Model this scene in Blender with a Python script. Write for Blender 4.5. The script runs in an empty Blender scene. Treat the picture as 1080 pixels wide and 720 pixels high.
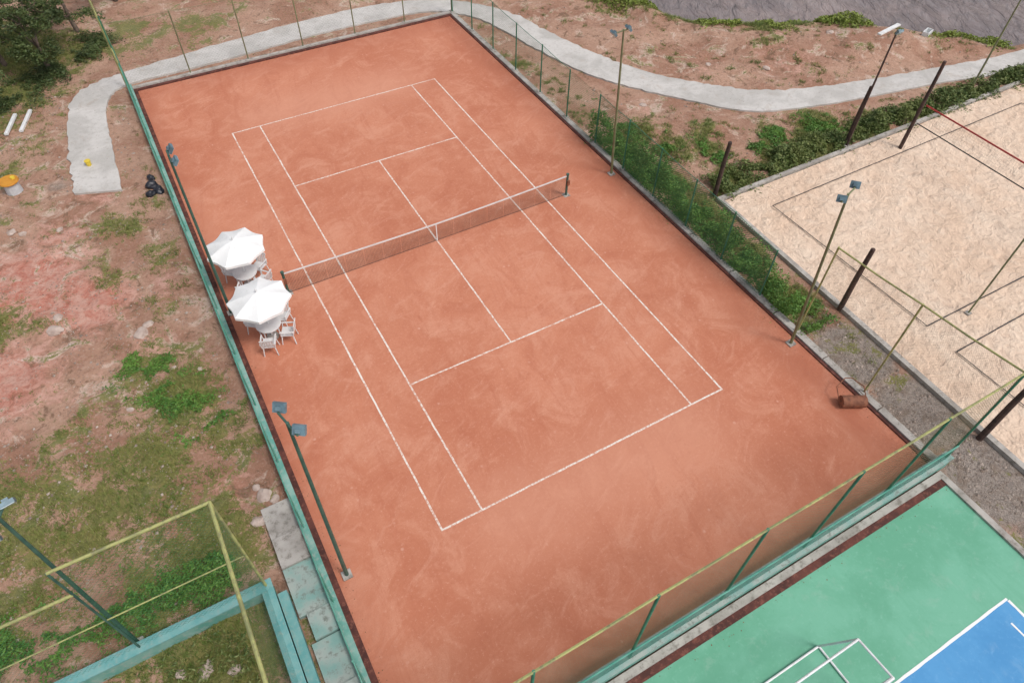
import bpy, math, random, bmesh
import numpy as np
from mathutils import Vector, noise
random.seed(7); rng=np.random.default_rng(7)
S=bpy.context.scene
# ------------------------------------------------------------------ materials
def newmat(name):
    m=bpy.data.materials.new(name); m.use_nodes=True
    nt=m.node_tree; nt.nodes.clear()
    out=nt.nodes.new("ShaderNodeOutputMaterial"); b=nt.nodes.new("ShaderNodeBsdfPrincipled")
    nt.links.new(b.outputs[0],out.inputs[0]); return m,nt,b
def N(nt,t,**k):
    n=nt.nodes.new(t)
    for a,v in k.items(): setattr(n,a,v)
    return n
def noise_n(nt,co,scale,detail=4,rough=.55,dist=0,sc=None,off=None,rot=None):
    n=N(nt,"ShaderNodeTexNoise"); n.inputs["Scale"].default_value=scale; n.inputs["Detail"].default_value=detail
    n.inputs["Roughness"].default_value=rough; n.inputs["Distortion"].default_value=dist
    if rot is not None:
        r=N(nt,"ShaderNodeMapping"); r.inputs["Rotation"].default_value=(0,0,rot); nt.links.new(co,r.inputs[0]); co=r.outputs[0]
    if sc or off:
        mp=N(nt,"ShaderNodeMapping"); mp.inputs["Scale"].default_value=sc or (1,1,1)
        if off: mp.inputs["Location"].default_value=off
        nt.links.new(co,mp.inputs[0]); co=mp.outputs[0]
    nt.links.new(co,n.inputs["Vector"]); return n.outputs["Fac"]
def ramp(nt,fac,lo,hi,a=0.,b=1.):
    r=N(nt,"ShaderNodeMapRange"); r.interpolation_type='SMOOTHSTEP'
    r.inputs[1].default_value=lo; r.inputs[2].default_value=hi; r.inputs[3].default_value=a; r.inputs[4].default_value=b
    nt.links.new(fac,r.inputs[0]); return r.outputs[0]
def mix(nt,fac,a,b,mode='MIX'):
    m=N(nt,"ShaderNodeMixRGB"); m.blend_type=mode
    for i,v in ((0,fac),(1,a),(2,b)):
        if isinstance(v,(int,float)): m.inputs[i].default_value=v
        elif isinstance(v,tuple): m.inputs[i].default_value=(*v,1)
        else: nt.links.new(v,m.inputs[i])
    return m.outputs[0]
def hsv(nt,c,s,v):
    h=N(nt,"ShaderNodeHueSaturation"); h.inputs["Saturation"].default_value=s; h.inputs["Value"].default_value=v; nt.links.new(c,h.inputs["Color"]); return h.outputs[0]
def mth(nt,op,a,b=0.,c=None):
    m=N(nt,"ShaderNodeMath"); m.operation=op
    for i,v in enumerate((a,b) if c is None else (a,b,c)):
        if isinstance(v,(int,float)): m.inputs[i].default_value=v
        else: nt.links.new(v,m.inputs[i])
    return m.outputs[0]
def bump(nt,b,h,strength=.4,dist=.03):
    n=N(nt,"ShaderNodeBump"); n.inputs["Strength"].default_value=strength; n.inputs["Distance"].default_value=dist
    nt.links.new(h,n.inputs["Height"]); nt.links.new(n.outputs[0],b.inputs["Normal"])
def coords(nt): return N(nt,"ShaderNodeTexCoord").outputs["Object"]
def pm(name,c1,c2,scale=3,rough=.8,bmp=0,lo=.35,hi=.65,metal=0,detail=5,c3=None):
    m,nt,b=newmat(name); co=coords(nt); f=noise_n(nt,co,scale,detail,.6)
    c=mix(nt,ramp(nt,f,lo,hi),c1,c2)
    if c3: c=mix(nt,ramp(nt,noise_n(nt,co,scale*4,6,.7),.5,.68,0,.75),c,c3)
    nt.links.new(c,b.inputs["Base Color"])
    b.inputs["Roughness"].default_value=rough; b.inputs["Metallic"].default_value=metal
    if bmp: bump(nt,b,noise_n(nt,co,scale*6,4),bmp,.02)
    return m
M={}
M['teal']=pm("teal_paint",(.06,.25,.19),(.12,.33,.26),2.5,.6,.2)
M['tealblue']=pm("blue_teal_paint",(.11,.31,.31),(.18,.37,.36),1.8,.7,.3,c3=(.26,.34,.31))
M['teal_wall']=pm("weathered_teal_wall",(.11,.30,.25),(.24,.40,.35),1.6,.85,.4,.35,.7,c3=(.33,.36,.32))
M['teal_worn']=pm("very_worn_teal_slab",(.19,.35,.32),(.36,.40,.37),1.2,.9,.4,.35,.65,c3=(.12,.14,.12))
M['green_post']=pm("green_post_paint",(.02,.13,.075),(.05,.20,.12),3,.5)
M['dkgreen']=pm("dark_green_pole",(.03,.08,.065),(.06,.13,.10),2,.5)
M['yellow']=pm("weathered_yellow_paint",(.37,.37,.14),(.22,.23,.10),2.5,.6,0,.4,.65,c3=(.20,.17,.10))
M['olive']=pm("olive_pole_paint",(.20,.22,.11),(.13,.13,.07),2,.6)
M['wire']=pm("galvanised_wire",(.14,.17,.13),(.10,.12,.10),1,.5)
M['wireg']=pm("green_wire",(.03,.17,.08),(.06,.23,.11),1,.5)
M['wirer']=pm("rusty_wire",(.26,.20,.10),(.14,.15,.08),.6,.6)
M['wood']=pm("dark_timber",(.035,.02,.018),(.09,.05,.04),4,.8,.4)
M['conc']=pm("pale_concrete",(.44,.41,.38),(.30,.275,.25),1.2,.9,.5,c3=(.17,.15,.13))
M['darkred']=pm("dark_red_kerb",(.06,.017,.013),(.12,.035,.025),2,.8,.4,c3=(.22,.08,.055))
M['white']=pm("white_plastic",(.72,.72,.72),(.60,.60,.61),2,.45)
M['whitemetal']=pm("white_painted_steel",(.75,.76,.77),(.62,.62,.62),3,.4)
M['lamp']=pm("lamp_housing",(.16,.25,.30),(.09,.14,.17),3,.4)
M['glass']=pm("lamp_glass",(.5,.6,.66),(.42,.5,.56),3,.15)
M['black']=pm("black_band",(.02,.018,.02),(.04,.035,.035),4,.7)
M['netcord']=pm("net_cord",(.05,.035,.03),(.09,.06,.05),4,.7)
M['redtape']=pm("red_tape",(.45,.05,.05),(.35,.05,.05),2,.7)
M['bag']=pm("black_plastic_bag",(.012,.013,.02),(.03,.03,.04),3,.3,.6)
M['orange']=pm("orange_plastic",(.60,.27,.03),(.45,.18,.02),2,.5)
M['yel']=pm("yellow_plastic",(.75,.55,.05),(.6,.45,.05),2,.5)
M['rust']=pm("rusty_steel",(.16,.06,.035),(.28,.11,.06),5,.8,.4)
M['rock']=pm("pale_rock",(.50,.40,.35),(.36,.27,.23),2.5,.9,.7)
M['pebble']=pm("pebbles",(.45,.37,.32),(.20,.15,.12),3,.9)
M['litter']=pm("dry_leaves",(.22,.13,.06),(.10,.06,.035),9,.9)
M['bark']=pm("bark",(.15,.11,.085),(.07,.052,.04),4,.9,.8)
M['dirtycloth']=pm("table_cloth",(.55,.55,.56),(.45,.45,.47),3,.8)
def leafmat(name,c1,c2,c3,scale=.9):
    m,nt,b=newmat(name); co=coords(nt)
    f=noise_n(nt,co,scale,3,.6); g=noise_n(nt,co,scale*9,2,.6)
    c=mix(nt,ramp(nt,f,.35,.65),c1,c2); c=mix(nt,ramp(nt,g,.45,.7),c,c3)
    nt.links.new(c,b.inputs["Base Color"]); b.inputs["Roughness"].default_value=.65; return m
M['leaf_dark']=leafmat("dark_foliage",(.03,.055,.014),(.06,.095,.022),(.11,.13,.04))
M['leaf_bright']=leafmat("vine_foliage",(.05,.15,.022),(.10,.22,.03),(.16,.28,.05))
M['leaf_hedge']=leafmat("hedge_foliage",(.06,.105,.02),(.12,.155,.035),(.22,.24,.08))
M['leaf_lime']=leafmat("lakeside_foliage",(.13,.19,.02),(.20,.26,.035),(.28,.30,.08))
M['grass']=leafmat("grass_blades",(.09,.14,.02),(.16,.18,.035),(.24,.23,.07),.5)
M['drygrass']=leafmat("dry_grass_blades",(.20,.17,.07),(.13,.14,.04),(.28,.24,.12),.5)

def make_clay():
    m,nt,b=newmat("red_clay"); co=coords(nt)
    big=noise_n(nt,co,.13,4,.6,.4); mid=noise_n(nt,co,.7,7,.68,.8,None,(4,9,0)); st=noise_n(nt,co,1.4,7,.72,1.1,(1,.22,1),None,.12); fine=noise_n(nt,co,30,3,.7)
    st2=noise_n(nt,co,1.2,7,.72,1.4,(.4,1,1),(3,1,0),-.5); gr=noise_n(nt,co,9,8,.82)
    c=mix(nt,ramp(nt,big,.36,.64),(.47,.165,.092),(.56,.225,.135))
    c=mix(nt,ramp(nt,mid,.46,.66,0,.6),c,(.62,.29,.19))
    c=mix(nt,ramp(nt,mid,.34,.46,.45,0),c,(.42,.13,.07))
    c=mix(nt,ramp(nt,st,.48,.68,0,.42),c,(.42,.13,.07))
    c=mix(nt,ramp(nt,st2,.50,.68,0,.38),c,(.64,.32,.22))
    c=mix(nt,ramp(nt,fine,.3,.75,0,.3),c,(.45,.15,.085))
    c=mix(nt,ramp(nt,gr,.53,.66,0,.45),c,(.66,.36,.26)); c=mix(nt,ramp(nt,gr,.36,.46,.4,0),c,(.40,.125,.07))
    sx=N(nt,"ShaderNodeSeparateXYZ"); nt.links.new(co,sx.inputs[0])
    ay=mth(nt,'ABSOLUTE',sx.outputs[1]); ax=mth(nt,'ABSOLUTE',sx.outputs[0])
    wn=mth(nt,'MULTIPLY',mth(nt,'SUBTRACT',mid,.5),7.)
    d1=mth(nt,'ABSOLUTE',mth(nt,'SUBTRACT',ay,12.6)); f1=ramp(nt,mth(nt,'ADD',d1,wn),0.,2.6,.4,0.)
    f1=mth(nt,'MULTIPLY',f1,ramp(nt,ax,3.,6.5,1.,0.)); c=mix(nt,f1,c,(.64,.31,.21))
    ed=mth(nt,'ADD',ramp(nt,ax,7.6,9.0),ramp(nt,ay,15.8,17.8)); c=mix(nt,mth(nt,'MULTIPLY',ed,ramp(nt,gr,.4,.6,.15,.6)),c,(.37,.115,.065))
    v=N(nt,"ShaderNodeTexVoronoi"); v.inputs["Scale"].default_value=1.7; nt.links.new(co,v.inputs["Vector"])
    sc=mth(nt,'MULTIPLY',ramp(nt,mth(nt,'ADD',v.outputs["Distance"],mth(nt,'MULTIPLY',gr,.25)),.15,.25,1.,0.),ramp(nt,st,.45,.6)); c=mix(nt,mth(nt,'MULTIPLY',sc,.5),c,(.68,.40,.31))
    nt.links.new(c,b.inputs["Base Color"]); b.inputs["Roughness"].default_value=.92
    bump(nt,b,mth(nt,'ADD',fine,mth(nt,'ADD',mid,gr)),.3,.02); return m
M['clay']=make_clay()
def make_line(name,under,wear=.62,base=(.78,.73,.68)):
    m,nt,b=newmat(name); co=coords(nt)
    f=noise_n(nt,co,9,6,.75); f2=noise_n(nt,co,.8,4,.6)
    c=mix(nt,ramp(nt,mth(nt,'ADD',f,mth(nt,'MULTIPLY',f2,.35)),wear+.08,wear+.28,0,.9),base,under)
    nt.links.new(c,b.inputs["Base Color"]); b.inputs["Roughness"].default_value=.8; return m
M['line']=make_line("worn_white_line",(.54,.24,.16),.52,(.76,.70,.64))
M['paintline']=make_line("painted_white_line",(.3,.4,.5),.68,(.8,.8,.8))
def make_court(name,a,b_,c_,d_):
    m,nt,b=newmat(name); co=coords(nt)
    f=noise_n(nt,co,.4,6,.65,.5); g=noise_n(nt,co,6,6,.75); h=noise_n(nt,co,1.4,8,.75,.5); st=noise_n(nt,co,1.5,7,.75,.5,(1,.2,1),(8,3,1))
    c=mix(nt,ramp(nt,f,.38,.62),a,b_); c=mix(nt,ramp(nt,g,.52,.72,0,.6),c,c_); c=mix(nt,ramp(nt,h,.53,.68,0,.35),c,d_); c=mix(nt,ramp(nt,st,.5,.66,0,.35),c,a)
    c=mix(nt,ramp(nt,g,.33,.42,.25,0),c,tuple(x*.8 for x in a))
    nt.links.new(c,b.inputs["Base Color"]); b.inputs["Roughness"].default_value=.7; bump(nt,b,g,.15,.01); return m
M['green']=make_court("green_court_paint",(.11,.345,.225),(.15,.41,.285),(.19,.45,.33),(.26,.43,.34))
M['blue']=make_court("blue_court_paint",(.055,.25,.52),(.075,.29,.57),(.14,.36,.62),(.20,.37,.57))
def make_sand():
    m,nt,b=newmat("beach_sand"); co=coords(nt)
    f=noise_n(nt,co,.22,5,.6); g=noise_n(nt,co,1.3,6,.62,.6); h=noise_n(nt,co,4.5,4,.55,.8); k=noise_n(nt,co,2.2,4,.55,1.,None,(5,2,0))
    c=mix(nt,ramp(nt,f,.35,.65),(.65,.475,.355),(.71,.55,.43))
    c=mix(nt,ramp(nt,g,.48,.66,0,.4),c,(.76,.62,.50)); c=mix(nt,ramp(nt,k,.32,.48,.45,0),c,(.53,.37,.275)); c=mix(nt,ramp(nt,h,.35,.46,.2,0),c,(.50,.35,.26))
    nt.links.new(c,b.inputs["Base Color"]); b.inputs["Roughness"].default_value=.95
    bump(nt,b,mth(nt,'ADD',mth(nt,'MULTIPLY',k,1.2),mth(nt,'ADD',mth(nt,'MULTIPLY',h,.35),g)),.7,.20); return m
M['sand']=make_sand()
def make_path():
    m,nt,b=newmat("path_concrete"); co=coords(nt)
    f=noise_n(nt,co,.5,6,.65,.5); g=noise_n(nt,co,5,7,.75); h=noise_n(nt,co,30,3,.7); q=noise_n(nt,co,1.3,8,.75,.6,None,(7,7,7))
    c=mix(nt,ramp(nt,f,.38,.62),(.55,.525,.505),(.42,.40,.38)); c=mix(nt,ramp(nt,g,.5,.68,0,.6),c,(.32,.29,.265)); c=mix(nt,ramp(nt,h,.4,.7,0,.3),c,(.6,.57,.54)); c=mix(nt,ramp(nt,q,.55,.68,0,.45),c,(.38,.31,.26))
    nt.links.new(c,b.inputs["Base Color"]); b.inputs["Roughness"].default_value=.9; bump(nt,b,g,.5,.02); return m
M['path']=make_path()
def make_ground():
    m,nt,b=newmat("soil_and_grass"); co=coords(nt)
    at=N(nt,"ShaderNodeAttribute"); at.attribute_name="mask"; sp=N(nt,"ShaderNodeSeparateColor"); nt.links.new(at.outputs["Color"],sp.inputs[0])
    G,Pk,Gr=sp.outputs[0],sp.outputs[1],sp.outputs[2]
    a=noise_n(nt,co,.35,7,.65,.6); d=noise_n(nt,co,1.5,8,.72,.6); e=noise_n(nt,co,8,7,.78); f=noise_n(nt,co,40,4,.7); l=noise_n(nt,co,.8,7,.7,.8,None,(31,11,3))
    soil=mix(nt,ramp(nt,a,.38,.62),(.46,.28,.20),(.34,.175,.115))
    soil=mix(nt,ramp(nt,l,.52,.62,0,.8),soil,(.62,.47,.39))
    soil=mix(nt,ramp(nt,d,.37,.45,.8,0),soil,(.18,.10,.06))
    soil=mix(nt,ramp(nt,e,.52,.62,0,.5),soil,(.19,.115,.075)); soil=mix(nt,ramp(nt,e,.36,.46,.4,0),soil,(.56,.42,.35))
    pk=mix(nt,ramp(nt,d,.38,.6),(.50,.16,.11),(.60,.35,.28)); pk=mix(nt,ramp(nt,e,.50,.62,0,.5),pk,(.33,.11,.08)); pk=mix(nt,ramp(nt,l,.56,.64,0,.7),pk,(.66,.54,.48))
    pf=mth(nt,'ADD',Pk,mth(nt,'MULTIPLY',mth(nt,'SUBTRACT',d,.5),2.2)); c=mix(nt,ramp(nt,pf,.3,.75,0,.9),soil,pk)
    gv=mix(nt,ramp(nt,e,.35,.65),(.33,.27,.23),(.13,.10,.085)); gv=mix(nt,ramp(nt,f,.45,.65,0,.6),gv,(.50,.45,.41)); gv=mix(nt,ramp(nt,d,.48,.62,0,.6),gv,(.20,.14,.10))
    gf=mth(nt,'ADD',Gr,mth(nt,'MULTIPLY',mth(nt,'SUBTRACT',d,.5),.5)); c=mix(nt,ramp(nt,gf,.35,.6),c,gv)
    gr=mix(nt,ramp(nt,e,.38,.62),(.12,.135,.025),(.24,.22,.065)); gr=mix(nt,ramp(nt,d,.45,.62,0,.6),gr,(.08,.125,.018)); gr=mix(nt,ramp(nt,f,.5,.75,0,.4),gr,(.28,.23,.11))
    gm=mth(nt,'ADD',mth(nt,'ADD',G,mth(nt,'MULTIPLY',mth(nt,'SUBTRACT',e,.5),2.2)),mth(nt,'MULTIPLY',mth(nt,'SUBTRACT',l,.5),3.4))
    c=mix(nt,ramp(nt,gm,.40,.66,0,.9),c,gr)
    nt.links.new(c,b.inputs["Base Color"]); b.inputs["Roughness"].default_value=.95
    bump(nt,b,mth(nt,'ADD',mth(nt,'MULTIPLY',d,1.8),mth(nt,'ADD',e,mth(nt,'MULTIPLY',f,.5))),.7,.09); return m
M['ground']=make_ground()
def make_water():
    m,nt,b=newmat("lake_water"); co=coords(nt)
    w=noise_n(nt,co,1.3,4,.55,.6,(1,.35,1),None,.5); f=noise_n(nt,co,.15,4,.6,.5)
    c=mix(nt,ramp(nt,f,.35,.65),(.27,.215,.205),(.19,.155,.155))
    nt.links.new(c,b.inputs["Base Color"]); b.inputs["Roughness"].default_value=.10; b.inputs["IOR"].default_value=1.4
    bump(nt,b,w,1.,.55); return m
M['water']=make_water()
def can():
    m,nt,b=newmat("umbrella_fabric"); co=coords(nt); v=N(nt,"ShaderNodeTexVoronoi"); v.inputs["Scale"].default_value=4.5; nt.links.new(co,v.inputs["Vector"])
    c=mix(nt,ramp(nt,v.outputs["Distance"],.10,.16,.35,0),(.80,.80,.80),(.55,.58,.58)); g=noise_n(nt,co,3,4); c=mix(nt,ramp(nt,g,.45,.75,0,.3),c,(.62,.60,.58))
    nt.links.new(c,b.inputs["Base Color"]); b.inputs["Roughness"].default_value=.8; return m
M['canopy']=can()

# ------------------------------------------------------------------ mesh builder
class MB:
    def __init__(s): s.v=[];s.f=[];s.mi=[];s.mats=[]
    def m(s,k):
        if k not in s.mats: s.mats.append(k)
        return s.mats.index(k)
    def quad(s,a,b,c,d,k):
        n=len(s.v); s.v+= [tuple(a),tuple(b),tuple(c),tuple(d)]; s.f.append((n,n+1,n+2,n+3)); s.mi.append(s.m(k))
    def poly(s,pts,k):
        n=len(s.v); s.v+=[tuple(p) for p in pts]; s.f.append(tuple(range(n,n+len(pts)))); s.mi.append(s.m(k))
    def box(s,x0,x1,y0,y1,z0,z1,k):
        n=len(s.v); s.v+=[(x0,y0,z0),(x1,y0,z0),(x1,y1,z0),(x0,y1,z0),(x0,y0,z1),(x1,y0,z1),(x1,y1,z1),(x0,y1,z1)]
        for q in ((0,3,2,1),(4,5,6,7),(0,1,5,4),(1,2,6,5),(2,3,7,6),(3,0,4,7)): s.f.append(tuple(n+i for i in q)); s.mi.append(s.m(k))
    def obox(s,c,ax,ay,az,k):
        c,ax,ay,az=map(Vector,(c,ax,ay,az)); n=len(s.v)
        for sz in (-1,1):
            for sx,sy in ((-1,-1),(1,-1),(1,1),(-1,1)): s.v.append(tuple(c+ax*sx+ay*sy+az*sz))
        for q in ((0,3,2,1),(4,5,6,7),(0,1,5,4),(1,2,6,5),(2,3,7,6),(3,0,4,7)): s.f.append(tuple(n+i for i in q)); s.mi.append(s.m(k))
    def tube(s,p0,p1,r0,k,r1=None,seg=8,caps=True):
        p0,p1=Vector(p0),Vector(p1); r1=r0 if r1 is None else r1
        d=(p1-p0).normalized(); u=d.orthogonal().normalized(); w=d.cross(u); n=len(s.v)
        for p,r in ((p0,r0),(p1,r1)):
            for i in range(seg):
                a=2*math.pi*i/seg; s.v.append(tuple(p+(u*math.cos(a)+w*math.sin(a))*r))
        for i in range(seg):
            j=(i+1)%seg; s.f.append((n+i,n+j,n+seg+j,n+seg+i)); s.mi.append(s.m(k))
        if caps:
            s.f.append(tuple(n+seg+i for i in range(seg))); s.mi.append(s.m(k)); s.f.append(tuple(n+seg-1-i for i in range(seg))); s.mi.append(s.m(k))
    def path(s,pts,r,k,seg=8):
        for a,b in zip(pts,pts[1:]): s.tube(a,b,r,k,seg=seg)
    def mesh_panel(s,p0,p1,z0a,z1a,z0b,z1b,k,sp=.09,w=.007,diamond=True):
        p0,p1=Vector((p0[0],p0[1],0)),Vector((p1[0],p1[1],0)); L=(p1-p0).length; d=(p1-p0)/L
        def P(u,t):
            za=z0a+(z0b-z0a)*u/L; zb=z1a+(z1b-z1a)*u/L
            q=p0+d*u; return Vector((q.x,q.y,za+(zb-za)*t))
        H=((z1a-z0a)+(z1b-z0b))/2
        if diamond:
            u=-H
            while u<L:
                for sg in (1,-1):
                    ua,ub=(u,u+H); a0,a1=max(ua,0),min(ub,L)
                    if a1-a0>.01:
                        t0=(a0-ua)/H; t1=(a1-ua)/H
                        if sg<0: t0,t1=1-t0,1-t1
                        A=P(a0,t0);B=P(a1,t1); off=d*(w*.7); s.quad(A-off,A+off,B+off,B-off,k)
                u+=sp*1.414
        else:
            n=int(L/sp)
            for i in range(1,n):
                u=L*i/n; s.quad(P(u-w/2,0),P(u+w/2,0),P(u+w/2,1),P(u-w/2,1),k)
            n=int(H/sp)
            for i in range(1,n):
                t=i/n; dt=w/2/H; s.quad(P(0,t-dt),P(L,t-dt),P(L,t+dt),P(0,t+dt),k)
    def obj(s,name,smooth=False,loc=None,rotz=0,parent=None):
        me=bpy.data.meshes.new(name); me.from_pydata(s.v,[],s.f); me.update()
        for k in s.mats: me.materials.append(M[k])
        me.polygons.foreach_set("material_index",s.mi)
        if smooth: me.polygons.foreach_set("use_smooth",[True]*len(s.f))
        o=bpy.data.objects.new(name,me); S.collection.objects.link(o)
        if loc: o.location=loc
        o.rotation_euler[2]=rotz
        if parent: o.parent=parent
        return o
def empty(name,loc,rotz=0):
    e=bpy.data.objects.new(name,None); S.collection.objects.link(e); e.location=loc; e.rotation_euler[2]=rotz; e.empty_display_size=.2; return e

# ------------------------------------------------------------------ path
PO=[(-12.9,10.5),(-12.7,14),(-12.1,18.3),(-10.7,19.9),(-8.1,20.5),(-2.7,21.2),(2,21.6),(6.2,21.5),(9.4,20.6),(11.6,18.8),(13.1,16.3),(14,12.6),(15.1,9.3),(16.4,6.7),(18.1,4.7),(20.3,2.7),(23.4,1.4),(27.4,.4),(32,-.5),(36,-1.2),(46,-1.8)]
PI=[(-11,9.8),(-10.8,13.9),(-10.5,17.2),(-9.4,18.9),(-6,19.1),(-2.5,19.3),(1.5,19.6),(5,19.6),(8.6,19.2),(10.6,17.4),(11.4,15.2),(12,12.4),(13,8.8),(14.3,6.4),(16.2,3.9),(18.6,1.3),(21.8,.1),(25.4,-.7),(29.8,-1.5),(35,-2.6),(46,-3)]
def catmull(P,n=8):
    P=[Vector((*p,0)) for p in P]; Q=[P[0]*2-P[1]]+P+[P[-1]*2-P[-2]]; r=[]
    for i in range(1,len(Q)-2):
        for k in range(n):
            t=k/n; a,b,c,d=Q[i-1],Q[i],Q[i+1],Q[i+2]
            r.append(.5*((2*b)+(c-a)*t+(2*a-5*b+4*c-d)*t*t+(3*b-a-3*c+d)*t**3))
    r.append(P[-1]); return r
CO,CI=catmull(PO,14),catmull(PI,14)
mb=MB()
for i in range(len(CO)):
    j=.09*noise.fractal(Vector((i*.45,0,3)),1,2,3); j2=.09*noise.fractal(Vector((i*.45,9,3)),1,2,3); dd=(CO[i]-CI[i]).normalized(); CO[i]+=dd*j*2; CI[i]-=dd*j2
for i in range(len(CO)-1):
    a,b,c,d=CO[i],CO[i+1],CI[i+1],CI[i]; z=Vector((0,0,.03)); zb=Vector((0,0,-.25))
    mb.quad(d+z,c+z,b+z,a+z,'path'); mb.quad(a+z,b+z,b+zb,a+zb,'path'); mb.quad(c+z,d+z,d+zb,c+zb,'path')
mb.quad(CO[0]+z,CO[0]+zb,CI[0]+zb,CI[0]+z,'path')
mb.obj("concrete_path")
pc=np.array([((a+b)/2)[:2] for a,b in zip(CO,CI)])[::2]

# ------------------------------------------------------------------ ground
SH=[(14,40),(19.5,18.4),(22.5,11.6),(26,9.2),(30,7.8),(33.5,4.6),(37,.6),(44,-.6),(60,-2.6)]
def shore_d(x,y): return np.interp(x,[p[0] for p in SH],[p[1] for p in SH])-y
grassB=[(-11.2,-3,1.7,1),(-12,-1.2,1.2,.8),(-10.4,-5.6,1.4,.8),(-12.8,-6,2.2,.9),(-15.5,-7,2.6,.9),(-17.5,-4.5,2.2,.7),(-12,-9.3,2.2,1),(-11.4,7.2,.9,.8),(-10.3,8.0,.8,.7),(-13,5.8,.7,.6),(-12.3,4.3,.7,.6),(-16.6,3.5,1,.7),
 (-14.3,-3,1.6,.5),(-10.3,5,1,.55),(-11,1.8,.8,.5),
 (-15.2,13.8,1.1,.7),(-14,15.2,.8,.6),(-16.5,20,3.4,1),(-14.5,25,4.5,1.1),(-8,25,3,.6),(-4.5,24,1.6,.7),(-1.5,27,1.6,.6),(3,26,2,.4),
 (12,2.4,1.2,.9),(12.9,.8,1.1,.9),(11.2,4.6,.7,.6),(11,-1,1.3,1),(11.2,-4,1.3,1),(11,-7,1.2,1),(10.9,-9.5,1.2,1),(14,-2.6,1,1),(17,-2.5,1.2,1),(20,-2.2,1.4,1.1),(23,-2.6,1.1,1),(26.5,-2.8,1,1),(30,-3,.9,1),(34,-3.3,.8,1),(18.2,-.6,1.4,.6),
 (10.6,8,.8,.5),(10.6,11,.7,.5),(13,3,1,.5),(14.5,-.6,1.2,.6),
 (21,-1.2,1.3,.9),(15.3,.8,1,.5),(25.5,8.4,1.4,1),(27.8,7.9,1.3,.9),(22,11.4,1.3,.9),(20,14.9,1.6,.9),(30.5,6.3,1.2,.8),(24,6,.8,.35),(34.5,2.6,1,.7),(-13,-13,3,1.1),(-16,-14,3,1),(-19,0,2,.5),(-20,10,3,.6)]
pinkB=[(-15.5,5.3,2.6,1.1),(-13.4,3.2,1.9,1),(-16.8,.5,2.4,.9),(-10.6,2.8,1.2,.5),(-12,10,1.4,.5),(-14,8,1.4,.7),(-12,-.5,1.5,.5),(19,5.6,2,.35),(13.5,4,1.5,.4),(-10.8,-7.6,1,.6),(24,4,3,.4)]
grvB=[(11,-13,1.6,1),(11,-16,1.7,1),(11,-19,1.9,1),(11,-22,2,1),(11,-26,3,1),(10.6,-11,.8,.6),(-9.7,-9.5,.8,.5),(-13.5,11.6,1.1,.5)]
def blobs(B,X,Y):
    r=np.zeros_like(X)
    for bx,by,br,a in B: r=np.maximum(r,a*np.exp(-((X-bx)**2+(Y-by)**2)/(br*br)*.9))
    return r
def pathdist(X,Y):
    d=np.full(X.shape,1e9)
    for px,py in pc: d=np.minimum(d,(X-px)**2+(Y-py)**2)
    return np.sqrt(d)
xs=np.concatenate([[-400,-200,-120,-80,-55,-40,-30],np.arange(-23,48,.2),[55,70,100,160,260,400]])
ys=np.concatenate([[-400,-200,-100,-60,-40,-32],np.arange(-27,41,.2),[48,60,90,150,260,400]])
X,Y=np.meshgrid(xs,ys); nx,ny=len(xs),len(ys)
def fbm(X,Y,sc,seed,oc=4):
    o=np.empty(X.size); xf=X.ravel()*sc; yf=Y.ravel()*sc
    for i in range(X.size): o[i]=noise.fractal(Vector((xf[i],yf[i],seed)),1.0,2.0,oc)
    return o.reshape(X.shape)
n1=fbm(X,Y,.55,1.3); n2=fbm(X,Y,.16,5.7,3); n3=fbm(X,Y,1.4,8.8,3)
grass=blobs(grassB,X,Y)*.95+n1*.35+n3*.28; grass=np.clip(grass,0,1.1)
far=np.clip((np.hypot(X-8,Y-5)-38)/10,0,1); grass=np.maximum(grass,far*.8)
pink=blobs(pinkB,X,Y); grv=blobs(grvB,X,Y)
D=pathdist(X,Y); sd=shore_d(X,Y)
flat=((X>-9.6)&(X<12.6)&(Y>-32)&(Y<19.3))|((X>11)&(Y<-3.2))
k=np.clip((D-1.4)/1.6,0,1)
Z=-.06+k*(n1*.10+n2*.35*np.clip((X-11)/6,0,1)+.05)
Z+=k*np.exp(-((sd-4.0)/2.4)**2)*.5*np.clip((X-15)/5,0,1)
Z=np.where((X<-9.6),-.06+k*(n1*.10+n3*.05),Z)
Z=np.where(sd<1.5,Z-np.clip((1.5-sd)/4,0,1)*2.2*(X>12),Z)
Z=np.where(flat,-.07,Z)
def hgt(x,y):
    i=np.searchsorted(xs,x)-1; j=np.searchsorted(ys,y)-1
    tx=(x-xs[i])/(xs[i+1]-xs[i]); ty=(y-ys[j])/(ys[j+1]-ys[j])
    return float((Z[j,i]*(1-tx)+Z[j,i+1]*tx)*(1-ty)+(Z[j+1,i]*(1-tx)+Z[j+1,i+1]*tx)*ty)
def gmask(x,y): return float(grass[int(np.searchsorted(ys,y)),int(np.searchsorted(xs,x))])
V=np.stack([X,Y,Z],-1).reshape(-1,3)
idx=np.arange(nx*ny).reshape(ny,nx)
F=np.stack([idx[:-1,:-1],idx[:-1,1:],idx[1:,1:],idx[1:,:-1]],-1).reshape(-1,4)
me=bpy.data.meshes.new("ground"); me.from_pydata(V.tolist(),[],F.tolist()); me.update()
ca=me.color_attributes.new("mask",'FLOAT_COLOR','POINT')
ca.data.foreach_set("color",np.stack([grass,pink,grv,np.ones_like(grass)],-1).reshape(-1).astype(np.float32))
me.polygons.foreach_set("use_smooth",[True]*len(F)); me.materials.append(M['ground'])
S.collection.objects.link(bpy.data.objects.new("ground",me))
mb=MB(); mb.quad((12,-40,-.5),(400,-40,-.5),(400,400,-.5),(12,400,-.5),'water'); mb.obj("lake_water")

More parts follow.
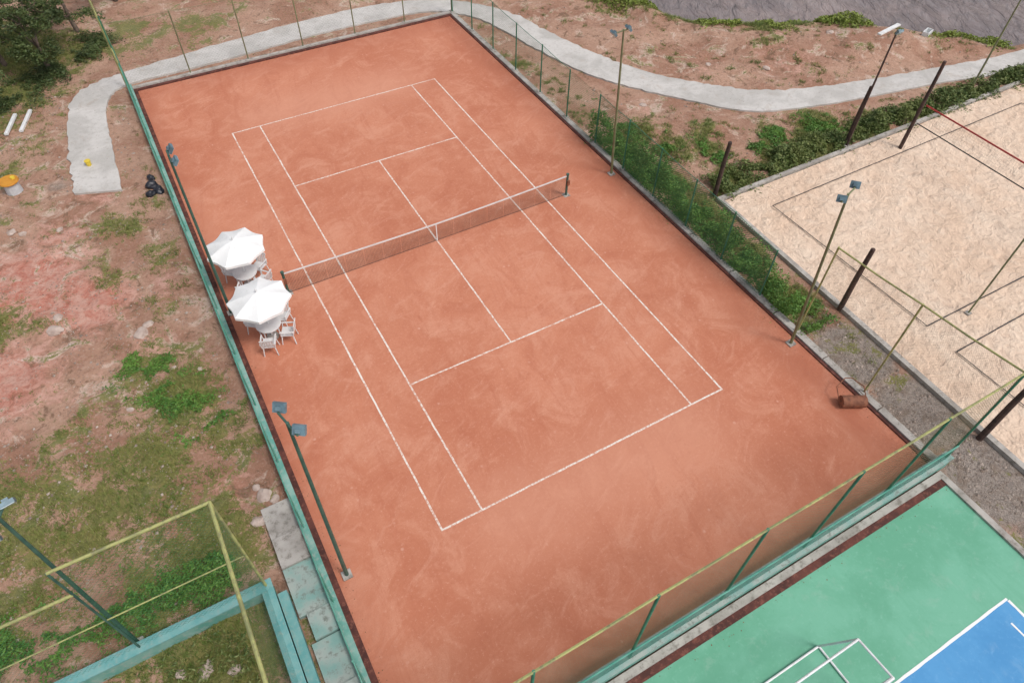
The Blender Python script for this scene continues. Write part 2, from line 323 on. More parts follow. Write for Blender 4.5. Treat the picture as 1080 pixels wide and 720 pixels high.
# ------------------------------------------------------------------ tennis court
mb=MB(); mb.box(-8.8,9.45,-17.55,18.05,-.2,0,'clay'); mb.obj("clay_tennis_court")
mb=MB()
def ln(x0,y0,x1,y1,zz=.004,ww=.031,k='line'):
    L=math.hypot(x1-x0,y1-y0); n=max(2,int(L/.25)); dx,dy=(x1-x0)/L,(y1-y0)/L; px,py=-dy,dx; pr=None
    for i in range(n+1):
        t=i/n; j=.010*noise.noise(Vector((x0+t*3.1+y1,y0*1.3+t*7,i*.45))); w2=ww*(1+.3*noise.noise(Vector((i*.7,x0,y0))))
        cx,cy=x0+(x1-x0)*t+px*j,y0+(y1-y0)*t+py*j; c=((cx-px*w2,cy-py*w2,zz),(cx+px*w2,cy+py*w2,zz))
        if pr: mb.quad(pr[0],c[0],c[1],pr[1],k)
        pr=c
W,H,SW,SV=5.485,11.885,4.115,6.4; e=.034
for x in (-W,W): ln(x,-H+e,x,H-e)
for y in (-H,H): ln(-W-e,y,W+e,y)
for x in (-SW,SW): ln(x,-H+e,x,H-e)
for y in (-SV,SV): ln(-SW+e,y,SW-e,y)
ln(0,-SV+e,0,SV-e)
mb.obj("tennis_court_lines")
mb=MB()
for x in (-6.45,6.45):
    mb.tube((x,0,-.05),(x,0,1.1),.055,'dkgreen'); mb.tube((x,0,1.1),(x,0,1.16),.07,'dkgreen'); mb.box(x-.06,x+.06,-.14,-.06,.6,.85,'rust'); mb.box(x-.15,x+.15,-.15,.15,-.02,.012,'conc')
ntop=lambda x:.93+.14*(abs(x)/6.4)**1.6
NN=16
for i in range(NN):
    xa=-6.4+12.8*i/NN; xb=xa+12.8/NN; za,zb=ntop(xa),ntop(xb)
    mb.mesh_panel((xa,0),(xb,0),.03,za,.03,zb,'netcord',sp=.055,w=.007,diamond=False)
    mb.obox(((xa+xb)/2,0,(za+zb)/2-.03),((xb-xa)/2,0,(zb-za)/2),(0,.012,0),(0,0,.03),'white')
    mb.tube((xa,0,.03),(xb,0,.03),.010,'netcord',seg=5)
mb.obox((0,-.02,.47),(.022,0,0),(0,.006,0),(0,0,.44),'white')
mb.obj("tennis_net")

mb=MB()
mb.box(-9.0,-8.8,-17.55,18.05,-.2,.06,'darkred'); mb.box(-9.0,9.7,18.05,18.25,-.2,.06,'darkred'); mb.box(9.45,9.57,-17.55,18.05,-.2,.05,'darkred')
mb.obj("court_kerb")
mb=MB(); mb.box(-9.19,-9.0,-19,18.4,-.3,.24,'teal_wall'); mb.box(-9.21,-8.98,-19,18.4,.24,.28,'teal_wall'); mb.obj("low_boundary_wall")
mb=MB(); mb.box(-8.97,9.6,18.252,18.46,-.3,.14,'conc'); mb.obj("low_boundary_wall")
mb=MB(); y=18.3
while y>-17.4: mb.box(9.572,9.86+random.uniform(-.02,.02),y-2.55,y-.03,-.3,.10+.02*random.random(),'conc'); y-=2.58
mb.obj("concrete_edging")
mb=MB(); mb.box(-8.97,9.9,-17.85,-17.6,-.3,.46,'teal_wall'); mb.box(-8.97,9.93,-17.88,-17.57,.46,.51,'teal_worn'); mb.obj("low_boundary_wall")
mb=MB(); mb.box(-8.97,9.55,-18.12,-17.9,-.2,.07,'conc'); mb.box(9.33,9.55,-30,-18.12,-.2,.07,'conc'); mb.obj("concrete_edging")
mb=MB(); mb.box(-8.97,9.33,-18.34,-18.122,-.2,.035,'darkred'); mb.obj("court_kerb")

# ------------------------------------------------------------------ fences
def fence(name,p0,p1,h0,h1,n,postk,railk,wirek,r=.03,rails=(1.,),sp=.09,w=.007,z0=.05,railr=.022,foot=True):
    mb=MB(); ps=[i/n for i in range(n+1)]
    pt=[(p0[0]+(p1[0]-p0[0])*t,p0[1]+(p1[1]-p0[1])*t,h0+(h1-h0)*t+random.uniform(-.04,.04)) for t in ps]
    for i,(x,y,h) in enumerate(pt):
        l=random.uniform(-.05,.05); mb.tube((x,y,-.2),(x+l*.3,y+l*.3,h+.03),r,postk)
        if foot: mb.box(x-.11,x+.11,y-.11,y+.11,-.2,.13+random.random()*.03,'conc')
    for a,b in zip(pt,pt[1:]):
        for f in rails:
            mid=((a[0]+b[0])/2,(a[1]+b[1])/2,(a[2]+b[2])/2*f-.03); mb.tube((a[0],a[1],a[2]*f),mid,railr,railk,seg=6); mb.tube(mid,(b[0],b[1],b[2]*f),railr,railk,seg=6)
        mb.mesh_panel(a,b,z0,a[2]-.02,z0,b[2]-.02,wirek,sp=sp,w=w)
    return mb.obj(name)
fence("chain_link_fence",(9.75,18.3),(9.75,5.2),2.75,2.7,5,'green_post','green_post','wireg',r=.035,railr=.012,w=.008,sp=.085)
fence("chain_link_fence",(9.75,2.6),(9.75,-9.1),2.7,2.5,5,'green_post','green_post','wireg',r=.035,railr=.012,w=.016,sp=.08)
mb=MB(); mb.mesh_panel((9.75,5.2),(9.75,2.6),.05,2.66,.05,2.66,'wireg',sp=.085,w=.011); mb.obj("chain_link_fence")
fence("chain_link_fence",(9.75,-11.2),(9.75,-17.72),4.3,4.9,2,'yellow','yellow','wirer',r=.035,w=.003,sp=.055,railr=.03)
fence("chain_link_fence",(9.72,-17.72),(-9.05,-17.72),4.95,4.95,6,'green_post','yellow','wirer',r=.04,w=.009,sp=.06,z0=1.2,railr=.034)
mb=MB(); mb.tube((9.72,-17.76,1.25),(-9.05,-17.76,1.25),.03,'teal',seg=6); mb.mesh_panel((9.72,-17.765),(-9.05,-17.765),.51,1.25,.51,1.25,'teal',sp=.06,w=.022); mb.obj("fence_lower_screen")
fence("chain_link_fence",(-9.1,17.9),(-9.1,-17.5),2.6,2.6,14,'teal','teal','wireg',r=.028,z0=.3,w=.004,foot=False,railr=.018)
fence("chain_link_fence",(-9.1,18.42),(9.75,18.42),3.5,3.3,6,'olive','olive','wire',r=.035,w=.003,sp=.12,railr=.01)
mb=MB(); mb.tube((-9.2,18.7,-.1),(-9.2,18.7,5.0),.055,'yellow'); mb.tube((-9.2,18.7,4.85),(-9.1,16.0,2.6),.02,'yellow'); mb.tube((-9.1,16.6,.2),(-9.1,16.6,4.6),.035,'green_post'); mb.obj("corner_fence_post")

# ------------------------------------------------------------------ light poles
def light_pole(x,y,h,k='dkgreen',arm=(0,1),n=2,w=.9,aim=(0,0),lean=(0,0)):
    e=empty("light_pole",(x,y,0)); e.rotation_euler=(-lean[1]/h,lean[0]/h,0); mb=MB()
    mb.tube((0,0,-.1),(0,0,h*.5),.06,k,.05); mb.tube((0,0,h*.5),(0,0,h),.05,k,.038); mb.box(-.14,.14,-.14,.14,-.1,.06,'conc'); mb.obj("pole",parent=e)
    a=Vector((arm[0],arm[1],0)).normalized(); mb=MB(); mb.tube(-a*w/2+Vector((0,0,h-.05)),a*w/2+Vector((0,0,h-.05)),.028,k); mb.obj("crossarm",parent=e)
    d=Vector((aim[0]-x,aim[1]-y,0)).normalized()
    for i in range(n):
        t=-w/2+w*i/(n-1) if n>1 else 0
        f=(d+Vector((0,0,-.7))).normalized(); s=Vector((-d.y,d.x,0)); u=f.cross(s)
        c=a*t+Vector((0,0,h-.02))+d*.12; mb=MB()
        mb.obox(c,s*.14,u*.11,f*.045,'lamp'); mb.obox(c+f*.051,s*.125,u*.095,f*.008,'glass'); mb.obox(c-f*.07,s*.06,u*.045,f*.035,'lamp'); mb.tube(c,a*t+Vector((0,0,h-.06)),.018,k)
        mb.obj("floodlight",parent=e)
    return e
light_pole(9.15,.3,7.0,'olive',(1,0),2,.7,lean=(-.45,0))
light_pole(9.15,-11.5,7.2,'olive',(1,.3),2,.8,aim=(16,-6),lean=(-.7,.1))
light_pole(-8.5,-11.8,7.9,'dkgreen',(.25,-1),2,.75,lean=(.1,0))
light_pole(-8.7,0.0,7.1,'dkgreen',(0,1),2,.7,lean=(.15,0))
lp=light_pole(20.7,-3.35,5.8,'wood',(1,.2),1,.3,aim=(20,-9))
mb=MB(); mb.obox((-.4,.15,5.87),(.75,.12,0),(-.02,.08,0),(0,0,.03),'whitemetal'); mb.obox((-.4,.15,5.83),(.70,.11,0),(-.015,.06,0),(0,0,.012),'glass'); mb.obj("strip_lamp",parent=lp)
light_pole(-14.1,-10.85,7.4,'dkgreen',(.4,1),2,.8,aim=(-13,-16),lean=(.2,0))
light_pole(30.5,-2.9,5.2,'olive',(1,0),2,.9,aim=(28,-9))

# ------------------------------------------------------------------ sand court
def slab(poly,z0,z1,k):
    mb.poly([(x,y,z1) for x,y in poly],k)
    for (a,b),(c,d) in zip(poly,poly[1:]+poly[:1]): mb.quad((a,b,z0),(c,d,z0),(c,d,z1),(a,b,z1),k)
sx_=np.arange(11.9,46.01,.13); sy_=np.arange(-30,-3.68,.13); SX,SY=np.meshgrid(sx_,sy_)
SX=np.maximum(SX,11.95+(SY+30)/26.3*.55)
o1=fbm(SX,SY,.9,3.3,3); o2=fbm(SX,SY,2.0,7.1,2)
SZ=-.01+o1*.03+np.minimum(o2,0)*.075; SZ=np.clip(SZ,-.068,.045)
si=np.arange(SX.size).reshape(SX.shape); SF=np.stack([si[:-1,:-1],si[:-1,1:],si[1:,1:],si[1:,:-1]],-1).reshape(-1,4)
me=bpy.data.meshes.new("sand_court"); me.from_pydata(np.stack([SX,SY,SZ],-1).reshape(-1,3).tolist(),[],SF.tolist()); me.update(); me.materials.append(M['sand']); me.polygons.foreach_set("use_smooth",[True]*len(SF))
S.collection.objects.link(bpy.data.objects.new("sand_court",me))
mb=MB(); slab([(11.73,-30),(11.945,-30),(12.49,-3.5),(12.27,-3.5)],-.3,.10,'conc'); slab([(12.5,-3.69),(46,-3.69),(46,-3.5),(12.5,-3.5)],-.3,.10,'conc'); mb.obj("concrete_edging")
mb=MB()
def band(x0,y0,x1,y1): ln(x0,y0,x1,y1,.035,.022,'black')
band(14.2,-5.1,32,-5.0);band(14.2,-5.1,14.4,-13.4);band(14.4,-13.4,32,-13.6);band(32,-5,32,-13.6)
band(14.3,-14.8,32,-14.8);band(14.3,-14.8,14.4,-23)
mb.obj("court_marking_tape")
mb=MB()
for y0,h in ((-4.7,4.4),(-14.2,3.2)): mb.tube((23,y0,-.2),(23.15,y0+.05,h),.10,'wood',.08)
mb.obox((23,-9.4,2.4),(.012,0,0),(0,4.5,0),(0,0,.035),'redtape'); mb.obox((23,-9.4,1.45),(.012,0,0),(0,4.5,0),(0,0,.022),'black')
mb.mesh_panel((23,-4.9),(23,-13.9),1.47,2.38,1.47,2.38,'black',sp=.12,w=.003,diamond=False)
for z in (2.4,1.45):
    mb.tube((23,-4.9,z),(23.05,-4.7,z+.1),.008,'black',seg=5); mb.tube((23,-13.9,z),(23,-14.2,z+.1),.008,'black',seg=5)
mb.obj("volleyball_net")
def wpost(x,y,h,lean=0):
    mb=MB(); mb.tube((0,0,-.3),(lean*.5,.02,h*.55),.11,'wood',.10,seg=9); mb.tube((lean*.5,.02,h*.55),(lean,0,h),.10,'wood',.085,seg=9); mb.tube((lean,0,h),(lean,0,h+.03),.08,'wood',.05,seg=9); mb.obj("wooden_post",loc=(x,y,0))
for a in ((12.42,-3.25,2.8),(12.15,-11.1,3.1,.05),(11.85,-17.7,3.3),(20.9,-3.15,3.0,.05)): wpost(*a)
mb=MB(); mb.tube((0,0,-.2),(0,0,4.4),.035,'olive'); mb.tube((0,0,4.4),(0,0,4.44),.05,'olive'); mb.box(-.1,.1,-.1,.1,-.2,.05,'conc'); mb.obj("steel_post",loc=(16.4,-13.7,0))

# ------------------------------------------------------------------ green court
mb=MB(); mb.box(-14,9.33,-34,-18.34,-.2,-.01,'green'); mb.obj("green_sports_court")
mb=MB(); mb.quad((-7.2,-34,-.006),(7.8,-34,-.006),(7.8,-21.65,-.006),(-7.2,-21.65,-.006),'blue'); mb.obj("blue_court_surface")
mb=MB()
for a in ((-7.2,-21.65,7.8,-21.65),(7.8,-21.7,7.8,-34),(-7.2,-21.7,-7.2,-34)): ln(*a,-.002,.04,'paintline')
ln(7.3,-22.15,7.3,-34,-.002,.03,'paintline')
mb.obj("court_painted_lines")
mb=MB(); x0,x1=-.95,2.05; ym,yt,yb=-21.45,-20.4,-19.95; r=.045
for x in (x0,x1):
    mb.tube((x,ym,0),(x,ym,2.0),r,'whitemetal'); mb.path([(x,ym,2.0),(x,yt,1.92),(x,yb,.04),(x,ym,.04)],.032,'whitemetal')
mb.tube((x0,ym,2),(x1,ym,2),r,'whitemetal'); mb.tube((x0,yb,.05),(x1,yb,.05),.032,'whitemetal'); mb.tube((x0,yt,1.92),(x1,yt,1.92),.032,'whitemetal')
mb.obj("goal_frame")

# ------------------------------------------------------------------ enclosure bottom-left
mb=MB(); mb.box(-22,-10.45,-11.35,-11.1,-.3,.50,'teal_wall'); mb.box(-10.7,-10.45,-24,-11.352,-.3,.50,'teal_wall')
mb.box(-22,-10.41,-11.39,-11.06,.50,.55,'tealblue'); mb.box(-10.74,-10.41,-24,-11.392,.50,.55,'tealblue'); mb.obj("enclosure_wall")
mb=MB(); hz=5.5; hl=4.3; yw=-11.22; xw=-10.58; xp=-13.95
def post(x,y,h,k='yellow',r=.04): mb.tube((x,y,0),(x,y,h),r,k)
post(xw,yw,hz); post(xp,yw,hz,'dkgreen',.03); post(-18,yw,hl); post(xw,-15.6,hz,'green_post',.035); post(xw,-19.4,hz)
mb.tube((xw,yw,hz),(xp,yw,hz),.04,'yellow'); mb.tube((xp,yw,hl),(-22,yw,hl),.04,'yellow'); mb.tube((xw,yw,hz),(xw,-22,hz),.045,'yellow')
mb.tube((xw,yw,2.6),(-22,yw,2.6),.02,'yellow')
mb.mesh_panel((xw,yw),(xp,yw),.56,hz,.56,hz,'wireg',sp=.10,w=.006); mb.mesh_panel((xp,yw),(-22,yw),.56,hl,.56,hl,'wireg',sp=.10,w=.005); mb.mesh_panel((xw,yw),(xw,-22),.56,hz,.56,hz,'wireg',sp=.08,w=.008)
mb.obj("enclosure_fence")
mb=MB(); yy=-8.6; i=0
while yy>-19:
    L=random.uniform(.8,1.6); zt=.04+.07*(i%2)+random.random()*.05
    mb.box(-10.02+random.uniform(-.1,.14),-9.21,yy-L+random.uniform(.01,.04),yy,-.3,zt,'teal_worn' if yy<-10.2 else 'conc'); i+=1; yy-=L
mb.box(-10.40,-10.14,-24,-11.5,-.3,.30,'tealblue')
mb.obj("concrete_steps")

# ------------------------------------------------------------------ umbrellas / tables / chairs
def umbrella(x,y,rot,h=2.35,R=1.11):
    e=empty("patio_umbrella",(x,y,0),rot); mb=MB(); n=8
    mb.tube((0,0,0),(0,0,h+.1),.024,'whitemetal'); mb.tube((0,0,h+.08),(0,0,h+.18),.035,'white',.01); mb.obj("pole",parent=e)
    mb=MB(); mb.tube((0,0,0),(0,0,.10),.24,'conc',.20,seg=16); mb.tube((0,0,.1),(0,0,.3),.04,'whitemetal'); mb.obj("base",parent=e)
    mb=MB(); rings=6; seg=6
    def P(r,a):
        k=a/(2*math.pi/n); t=k-math.floor(k); s=math.sin(math.pi*t); w=.02*math.sin(a*3+x)*r
        rr=r*R*(1-.12*s*r); z=h-.34*r**1.35-.035*s*r+w; return (rr*math.cos(a),rr*math.sin(a),z)
    T=n*seg
    for i in range(rings):
        for j in range(T):
            a0=2*math.pi*j/T+1e-6; a1=2*math.pi*(j+1)/T-1e-6; r0,r1=i/rings+.002,(i+1)/rings+.002
            mb.quad(P(r0,a0),P(r1,a0),P(r1,a1),P(r0,a1),'canopy')
            if i==rings-1:
                p,q=P(r1,a0),P(r1,a1); mb.quad(p,(p[0]*1.005,p[1]*1.005,p[2]-.10),(q[0]*1.005,q[1]*1.005,q[2]-.10),q,'canopy')
    mb.obj("canopy",parent=e)
    mb=MB()
    for i in range(n):
        a=2*math.pi*i/n; mb.tube((0,0,h-.04),(R*.97*math.cos(a),R*.97*math.sin(a),h-.40),.009,'whitemetal',seg=5); mb.tube((0,0,h-.75),(R*.5*math.cos(a),R*.5*math.sin(a),h-.22),.007,'whitemetal',seg=5)
    mb.obj("ribs",parent=e)
def table(x,y):
    mb=MB(); mb.tube((0,0,.70),(0,0,.735),.46,'white',seg=24); mb.tube((0,0,.66),(0,0,.70),.44,'white',seg=24)
    for i in range(4):
        a=math.pi/4+i*math.pi/2; mb.tube((.36*math.cos(a),.36*math.sin(a),.68),(.40*math.cos(a),.40*math.sin(a),0),.022,'white')
    mb.obj("round_table",loc=(x,y,0))
def chair(x,y,rz):
    mb=MB(); s=.23
    mb.box(-s,s,-s,s,.42,.45,'white')
    for a,b in ((-1,-1),(1,-1),(1,1),(-1,1)): mb.tube((a*.2,b*.2,.43),(a*.25,b*.25,0),.022,'white',seg=6)
    for i in range(5):
        xx=-.18+.09*i; mb.obox((xx,-.27,.66),(.03,0,0),(0,.01,0),(0,-.05,.2),'white')
    mb.obox((0,-.315,.87),(.23,0,0),(0,.014,0),(0,-.005,.04),'white')
    for sx in (-1,1): mb.obox((sx*.25,-.02,.65),(.025,0,0),(0,.25,0),(0,0,.012),'white'); mb.tube((sx*.25,.2,.65),(sx*.23,.22,.43),.02,'white',seg=6); mb.tube((sx*.25,-.26,.66),(sx*.23,-.23,.43),.02,'white',seg=6)
    mb.obj("plastic_chair",loc=(x,y,0),rotz=rz)
U=((-7.66,1.18,.2),(-7.66,-1.88,.5))
for ux,uy,ur in U:
    umbrella(ux,uy,ur); table(ux,uy)
    for a in (-1.9,-.7,.6,2.2):
        x,y=ux+.70*math.cos(a),uy+.70*math.sin(a); chair(x,y,a+math.pi/2+random.uniform(-.3,.3))

# ------------------------------------------------------------------ small objects
def blob(name,x,y,s,k,seed,flat=.6,sub=3):
    bm=bmesh.new(); bmesh.ops.create_icosphere(bm,subdivisions=sub,radius=1)
    for v in bm.verts:
        n=1+.35*noise.noise(v.co*1.3+Vector((seed,0,0)))+.16*noise.noise(v.co*3.5+Vector((seed,5,0)))
        v.co=Vector((v.co.x*s*n,v.co.y*s*n*.8,max(v.co.z,-.4)*s*n*flat))
    me=bpy.data.meshes.new(name); bm.to_mesh(me); bm.free(); me.materials.append(M[k])
    o=bpy.data.objects.new(name,me); S.collection.objects.link(o); o.location=(x,y,hgt(x,y)+.15*s*flat); o.rotation_euler[2]=seed
    return o
for i,(x,y,s) in enumerate(((-9.75,9.5,.28),(-9.55,9.0,.25),(-9.95,8.9,.22),(-9.7,10.1,.2))):
    o=blob("garbage_bag",x,y,s,'bag',i*1.7,.9); o.data.polygons.foreach_set("use_smooth",[True]*len(o.data.polygons))
for i,(x,y,s) in enumerate(((-11.9,.6,.30),(-11.6,.95,.2),(-14.7,2.3,.30),(-14.5,2.9,.2),(-12.7,-12.4,.24),(-12.0,-12.8,.2),(-13.3,-12.2,.16),(-9.85,-8.1,.26),(-9.6,-8.4,.16),(-10.25,-8.9,.24),(-10.0,-7.7,.14),(-13.8,8.3,.16),(-11.2,-1.6,.1),(-12.9,-2.7,.12),(-10.4,-2.1,.1),(-15.6,9.1,.22),(-15.2,8.8,.18),(14,4.4,.2),(22.5,4.3,.25),(19.8,6.1,.2),(28,5,.25))):
    blob("rock",x,y,s,'rock',i*2.3+1,.3)
def scatter(name,n,k,fn,smin,smax,flat=.7,big=2.4):
    V=[];F=[]; c=0; t=0
    while c<n and t<n*8:
        t+=1; p=fn()
        if p is None: continue
        c+=1; x,y,z=p; s=random.uniform(smin,smax)*(1 if random.random()<.93 else big); z+=s*.3*flat; m=len(V); a=random.random()*6
        for j in range(4): V.append((x+s*random.uniform(.7,1.3)*math.cos(a+j*1.57),y+s*random.uniform(.7,1.3)*math.sin(a+j*1.57),z))
        V.append((x,y,z+s*flat)); V.append((x,y,z-s*flat))
        for j in range(4): F.append((m+j,m+(j+1)%4,m+4)); F.append((m+(j+1)%4,m+j,m+5))
    me=bpy.data.meshes.new(name); me.from_pydata(V,[],F); me.materials.append(M[k]); S.collection.objects.link(bpy.data.objects.new(name,me))
def fp():
    x,y=(random.uniform(-19,-9.4),random.uniform(-10.5,20)) if random.random()<.5 else (random.uniform(9.95,40),random.uniform(-22,18))
    if x>11.6 and y<-3.3 or (x>0 and shore_d(x,y)<.5): return None
    if noise.noise(Vector((x*.6,y*.6,2)))<-.05 and not(9.9<x<11.7 and y<-11): return None
    if np.min((pc[:,0]-x)**2+(pc[:,1]-y)**2)<1.1: return None
    return x,y,hgt(x,y)
scatter("pebbles",6500,'pebble',fp,.012,.03)
scatter("pebbles",2500,'pebble',lambda:(lambda x,y:(x,y,hgt(x,y)))(random.uniform(9.95,11.8),random.uniform(-23,-10.5)),.015,.035)
def fl():
    s=random.random()
    if s<.4: return random.choice((-8.8+abs(random.gauss(0,.15)),9.43-abs(random.gauss(0,.18)))),random.uniform(-17.4,18),.003
    if s<.6: return random.uniform(-8.7,9.3),18.0-abs(random.gauss(0,.2)),.003
    if s<.68: return random.uniform(-8,9.2),-18.38-abs(random.gauss(0,.12)),-.008
    i=random.randrange(len(CO)); t=random.random(); p=CO[i]*(1-t)+CI[i]*t; return p.x,p.y,.033
scatter("leaf_litter",1100,'litter',fl,.009,.02,.15,1.3)
def barrel_table(x,y):
    z=hgt(x,y); mb=MB(); mb.tube((0,0,0),(0,0,.5),.34,'dirtycloth',.30,seg=16); mb.tube((0,0,.5),(0,0,.56),.36,'orange',.42,seg=20); mb.tube((0,0,.56),(0,0,.62),.42,'orange',.40,seg=20); mb.tube((.2,.05,.62),(.2,.05,.70),.1,'yel',.09,seg=12)
    mb.obj("orange_tub_on_drum",loc=(x,y,z))
barrel_table(-15.2,12.0)
mb=MB(); mb.tube((0,0,0),(0,0,.24),.10,'yel',.13,seg=14); mb.tube((0,0,.24),(0,0,.26),.14,'yel',.14,seg=14); mb.obj("yellow_bucket",loc=(-12.0,12.4,.03))
for (xa,ya),(xb,yb) in (((-15.15,16.9),(-14.6,18.6)),((-14.5,16.9),(-13.9,18.7))):
    mb=MB(); d=Vector((xb-xa,yb-ya,0)); s=Vector((-d.y,d.x,0)).normalized()*.08
    z=max(hgt(xa,ya),hgt(xb,yb))+.08; mb.obox(((xa+xb)/2,(ya+yb)/2,z),d/2,s,(0,0,.05),'whitemetal'); mb.obox(((xa+xb)/2,(ya+yb)/2,z+.06),d/2*.98,s*.3,(0,0,.012),'whitemetal'); mb.obj("white_board")
mb=MB(); mb.tube((-.42,0,.22),(.42,0,.22),.22,'rust',seg=18); mb.tube((-.48,0,.22),(.48,0,.22),.03,'rust')
mb.path([(-.48,0,.22),(-.48,.5,.42),(-.12,.8,.5)],.018,'rust',6); mb.path([(.48,0,.22),(.48,.5,.42),(.12,.8,.5),(-.12,.8,.5)],.018,'rust',6); mb.obj("court_roller",loc=(9.0,-14.6,0),rotz=-.5)
mb=MB(); mb.box(-.35,.35,-.18,.18,0,.05,'whitemetal'); mb.box(-.35,-.3,-.18,.18,.05,.3,'whitemetal'); mb.box(.3,.35,-.18,.18,.05,.3,'whitemetal'); mb.box(-.3,.3,.13,.18,.05,.3,'whitemetal'); mb.box(-.3,.3,-.18,-.13,.05,.3,'whitemetal'); mb.obj("white_crate",loc=(33.0,2.2,hgt(33.0,2.2)),rotz=.3)

# ------------------------------------------------------------------ vegetation
def leaves(name,pts,nrm_up,size,k,parent=None,asp=.55):
    P=np.array(pts); n=len(P)
    a=rng.uniform(0,2*np.pi,n); tilt=rng.uniform(-.9,.9,n)*(1.4-nrm_up)
    d=np.stack([np.cos(a),np.sin(a),np.sin(tilt)],-1); d/=np.linalg.norm(d,axis=1)[:,None]
    q=rng.normal(0,1,(n,3)); q[:,2]*=.5; s=np.cross(d,q+1e-3); s[:,2]*=.6; s/=np.linalg.norm(s,axis=1)[:,None]
    L=(size*rng.uniform(.5,1.5,n))[:,None]
    V=np.stack([P-d*L,P+s*L*asp,P+d*L,P-s*L*asp],1).reshape(-1,3); F=np.arange(4*n).reshape(-1,4)
    me=bpy.data.meshes.new(name); me.from_pydata(V.tolist(),[],F.tolist()); me.update(); me.materials.append(M[k])
    o=bpy.data.objects.new(name,me); S.collection.objects.link(o)
    if parent: o.parent=parent
    return o
def strip_cloud(poly,width,h,n,seed,clump=1.1,th=-.12):
    pts=[]; segs=[(Vector((*a,0)),Vector((*b,0))) for a,b in zip(poly,poly[1:])]; Ls=[(b-a).length for a,b in segs]
    while len(pts)<n:
        a,b=random.choices(segs,Ls)[0]; t=random.random(); o=random.gauss(0,.5)*width
        d=(b-a).normalized(); p=a+(b-a)*t+Vector((-d.y,d.x,0))*o
        c=noise.fractal(Vector((p.x*clump,p.y*clump,seed)),.8,2.1,4)
        if c<th+abs(o)/width*.35+random.gauss(0,.06): continue
        hmax=h*(.30+1.0*max(c,0)+.15*random.random())*max(.15,1-.6*(abs(o)/width)**2)
        pts.append((p.x,p.y,hgt(p.x,p.y)+hmax*(random.random()**.6)))
    return pts
leaves("shrub_row",strip_cloud([(10.6,3.0),(10.8,-1),(10.8,-6),(10.6,-11.5)],.9,.8,30000,2.2,1.0,-.3),.6,.05,'leaf_bright',asp=.35)
pts=[]
while len(pts)<12000:
    y=random.uniform(-10.8,4.2); z=random.uniform(.1,2.1); c=noise.fractal(Vector((y*.7,z*.8,9)),.8,2,4)
    if c>-.05+(z-1.0)*.2: pts.append((9.83+random.uniform(-.03,.25),y,z))
leaves("climbing_vine",pts,.3,.045,'leaf_bright')
leaves("hedge",strip_cloud([(12.7,-2.9),(17,-2.7),(21,-2.6),(27,-2.9),(36,-3.1)],.85,.75,36000,6.1,.9,-.35),.7,.065,'leaf_hedge',asp=.4)
leaves("lakeside_shrubs",strip_cloud([(18.3,18.6),(20.3,15),(22.4,11.1),(25,8.9),(28.5,7.8),(31,6.3),(34,3.6),(38,.2)],1.7,.6,26000,3.1,.45,-.12),.7,.08,'leaf_lime',asp=.35)
leaves("weeds",strip_cloud([(-12.6,-.3),(-11.4,-2.5),(-10.8,-5)],1.3,.16,5500,8.1,1.3,-.05),.9,.045,'leaf_bright',asp=.35)
leaves("shrub_row",strip_cloud([(-18,-9.4),(-14,-9.9),(-11.2,-10)],1.2,.4,9000,4.4,1.1,-.15),.8,.05,'leaf_bright',asp=.35)
leaves("weeds",strip_cloud([(-19,-13.0),(-15,-13.2),(-11.5,-13.2)],1.9,.3,8000,4.9,1.1,-.2),.9,.05,'leaf_hedge',asp=.35)
leaves("weeds",strip_cloud([(11.4,4.2),(12.6,1.8),(13.6,-.8),(18,-1.2),(22,-1.3)],1.3,.25,9000,11.9,.8,0),.8,.055,'leaf_bright',asp=.3)
def grass_obj(name,n,k,region,th,size):
    x0,x1,y0,y1=region; V=[];F=[]; cnt=0; tries=0
    while cnt<n and tries<n*14:
        tries+=1; x=random.uniform(x0,x1); y=random.uniform(y0,y1)
        if -9.35<x<9.95 and -18.2<y<18.6: continue
        if y<-18.0 and -14<x<9.6: continue
        if x>11.8 and y<-3.4: continue
        g=gmask(x,y)+.5*noise.fractal(Vector((x*1.9,y*1.9,7)),.8,2,3)
        if g<th+random.uniform(-.12,.12): continue
        if x>13 and shore_d(x,y)<.3: continue
        if np.min((pc[:,0]-x)**2+(pc[:,1]-y)**2)<1.15: continue
        z=hgt(x,y)-.01; cnt+=1
        for b in range(4):
            a=random.uniform(0,6.283); r=size*random.uniform(.4,1.4)*min(1.3,.5+g*.6); l=random.uniform(.5,1.2); px,py=x+random.uniform(-.06,.06),y+random.uniform(-.06,.06)
            wx,wy=-math.sin(a)*.012,math.cos(a)*.012; i=len(V)
            V+=[(px-wx,py-wy,z),(px+wx,py+wy,z),(px+math.cos(a)*r*l,py+math.sin(a)*r*l,z+r)]; F.append((i,i+1,i+2))
    me=bpy.data.meshes.new(name); me.from_pydata(V,[],F); me.update(); me.materials.append(M[k]); S.collection.objects.link(bpy.data.objects.new(name,me))
grass_obj("grass",30000,'grass',(-20,-9.3,-16,30),.46,.10)
grass_obj("grass",18000,'grass',(9.9,40,-14,25),.42,.14)
grass_obj("dry_grass",12000,'drygrass',(-20,40,-16,32),.22,.09)
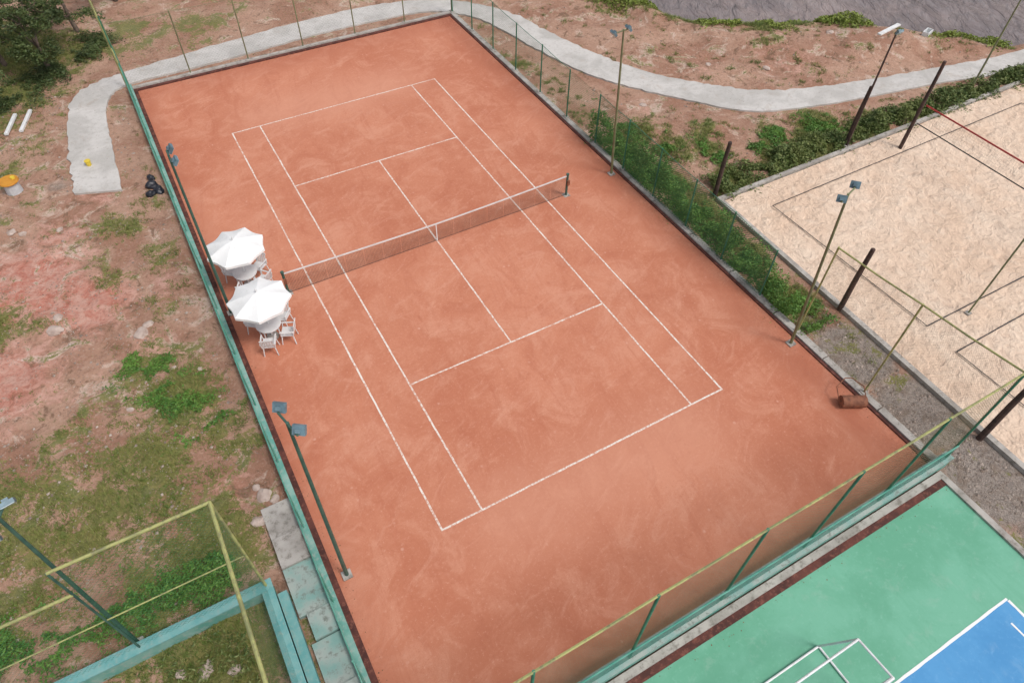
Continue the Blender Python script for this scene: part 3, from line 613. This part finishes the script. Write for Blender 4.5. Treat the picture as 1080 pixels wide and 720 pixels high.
def tree(x,y,h,R,nl,k='leaf_dark',lean=(0,0)):
    e=empty("tree",(x,y,hgt(x,y))); mb=MB(); tips=[]
    def br(p,d,L,r,lv):
        q=p+d*L*.5+Vector((random.uniform(-.12,.12),random.uniform(-.12,.12),0))*L; t=q+d*L*.5
        mb.tube(p,q,r,'bark',r*.8,seg=7,caps=False); mb.tube(q,t,r*.8,'bark',r*.55,seg=7)
        if lv<3: tips.append(t)
        if lv==0: return
        for i in range(4):
            nd=(d*.5+Vector((random.uniform(-1,1),random.uniform(-1,1),random.uniform(-.2,.5)))).normalized(); br(t if i else q,nd,L*random.uniform(.6,.85),r*.5,lv-1)
    br(Vector((0,0,-.2)),Vector((lean[0],lean[1],1)).normalized(),h*.42,.15,3); mb.obj("trunk",smooth=True,parent=e)
    cl=[(t,random.uniform(.18,.5)*R*.3) for t in tips]; pts=[]
    for i in range(nl):
        t,r=random.choice(cl); v=Vector((random.gauss(0,1),random.gauss(0,1),random.gauss(0,.5))).normalized()*r*random.random()**.4; pts.append(tuple(t+v))
    leaves("crown",pts,.5,.065,k,parent=e,asp=.4)
tree(-12.6,22.3,4.0,3.2,14000); tree(-16.4,20.4,4.2,3.3,12000); tree(-10.6,26.4,4.4,3.3,12000); tree(-14.6,24.2,4.8,3.7,11000); tree(-8.0,29.5,4,3,7000)
leaves("undergrowth",strip_cloud([(-20,17.5),(-16.5,19),(-13.8,21.3),(-11,23.0),(-9.5,25)],1.6,.6,18000,7.7,.7,-.2),.8,.06,'leaf_dark',asp=.35)

# ------------------------------------------------------------------ light
w=bpy.data.worlds.new("World"); S.world=w; w.use_nodes=True; nt=w.node_tree; nt.nodes.clear()
sky=nt.nodes.new("ShaderNodeTexSky"); sky.sky_type='NISHITA'; sky.sun_disc=False
el,az=math.radians(56),math.radians(150)
sky.sun_elevation=el; sky.sun_rotation=az; sky.air_density=1.; sky.dust_density=4.; sky.ozone_density=1.
hs=nt.nodes.new("ShaderNodeHueSaturation"); hs.inputs["Saturation"].default_value=.35; nt.links.new(sky.outputs[0],hs.inputs["Color"])
bg=nt.nodes.new("ShaderNodeBackground"); bg.inputs[1].default_value=.15; nt.links.new(hs.outputs[0],bg.inputs[0])
o=nt.nodes.new("ShaderNodeOutputWorld"); nt.links.new(bg.outputs[0],o.inputs[0])
sd_=bpy.data.lights.new("sun",'SUN'); sd_.energy=1.5; sd_.angle=math.radians(14); sd_.color=(1,.96,.90)
so=bpy.data.objects.new("sun",sd_); S.collection.objects.link(so)
dirv=Vector((math.sin(az)*math.cos(el),math.cos(az)*math.cos(el),math.sin(el))); so.rotation_euler=dirv.to_track_quat('Z','Y').to_euler(); so.location=dirv*60
S.view_settings.view_transform='Standard'; S.view_settings.look='None'; S.view_settings.exposure=0
# ------------------------------------------------------------------ camera
cam=bpy.data.cameras.new("Camera"); co_=bpy.data.objects.new("Camera",cam); S.collection.objects.link(co_)
co_.location=(-8.42174,-20.83819,19.91941); co_.rotation_euler=(.69892,-.01422,-.51289); cam.sensor_width=36; cam.lens=735.378/1080*36; cam.clip_end=1500
S.camera=co_
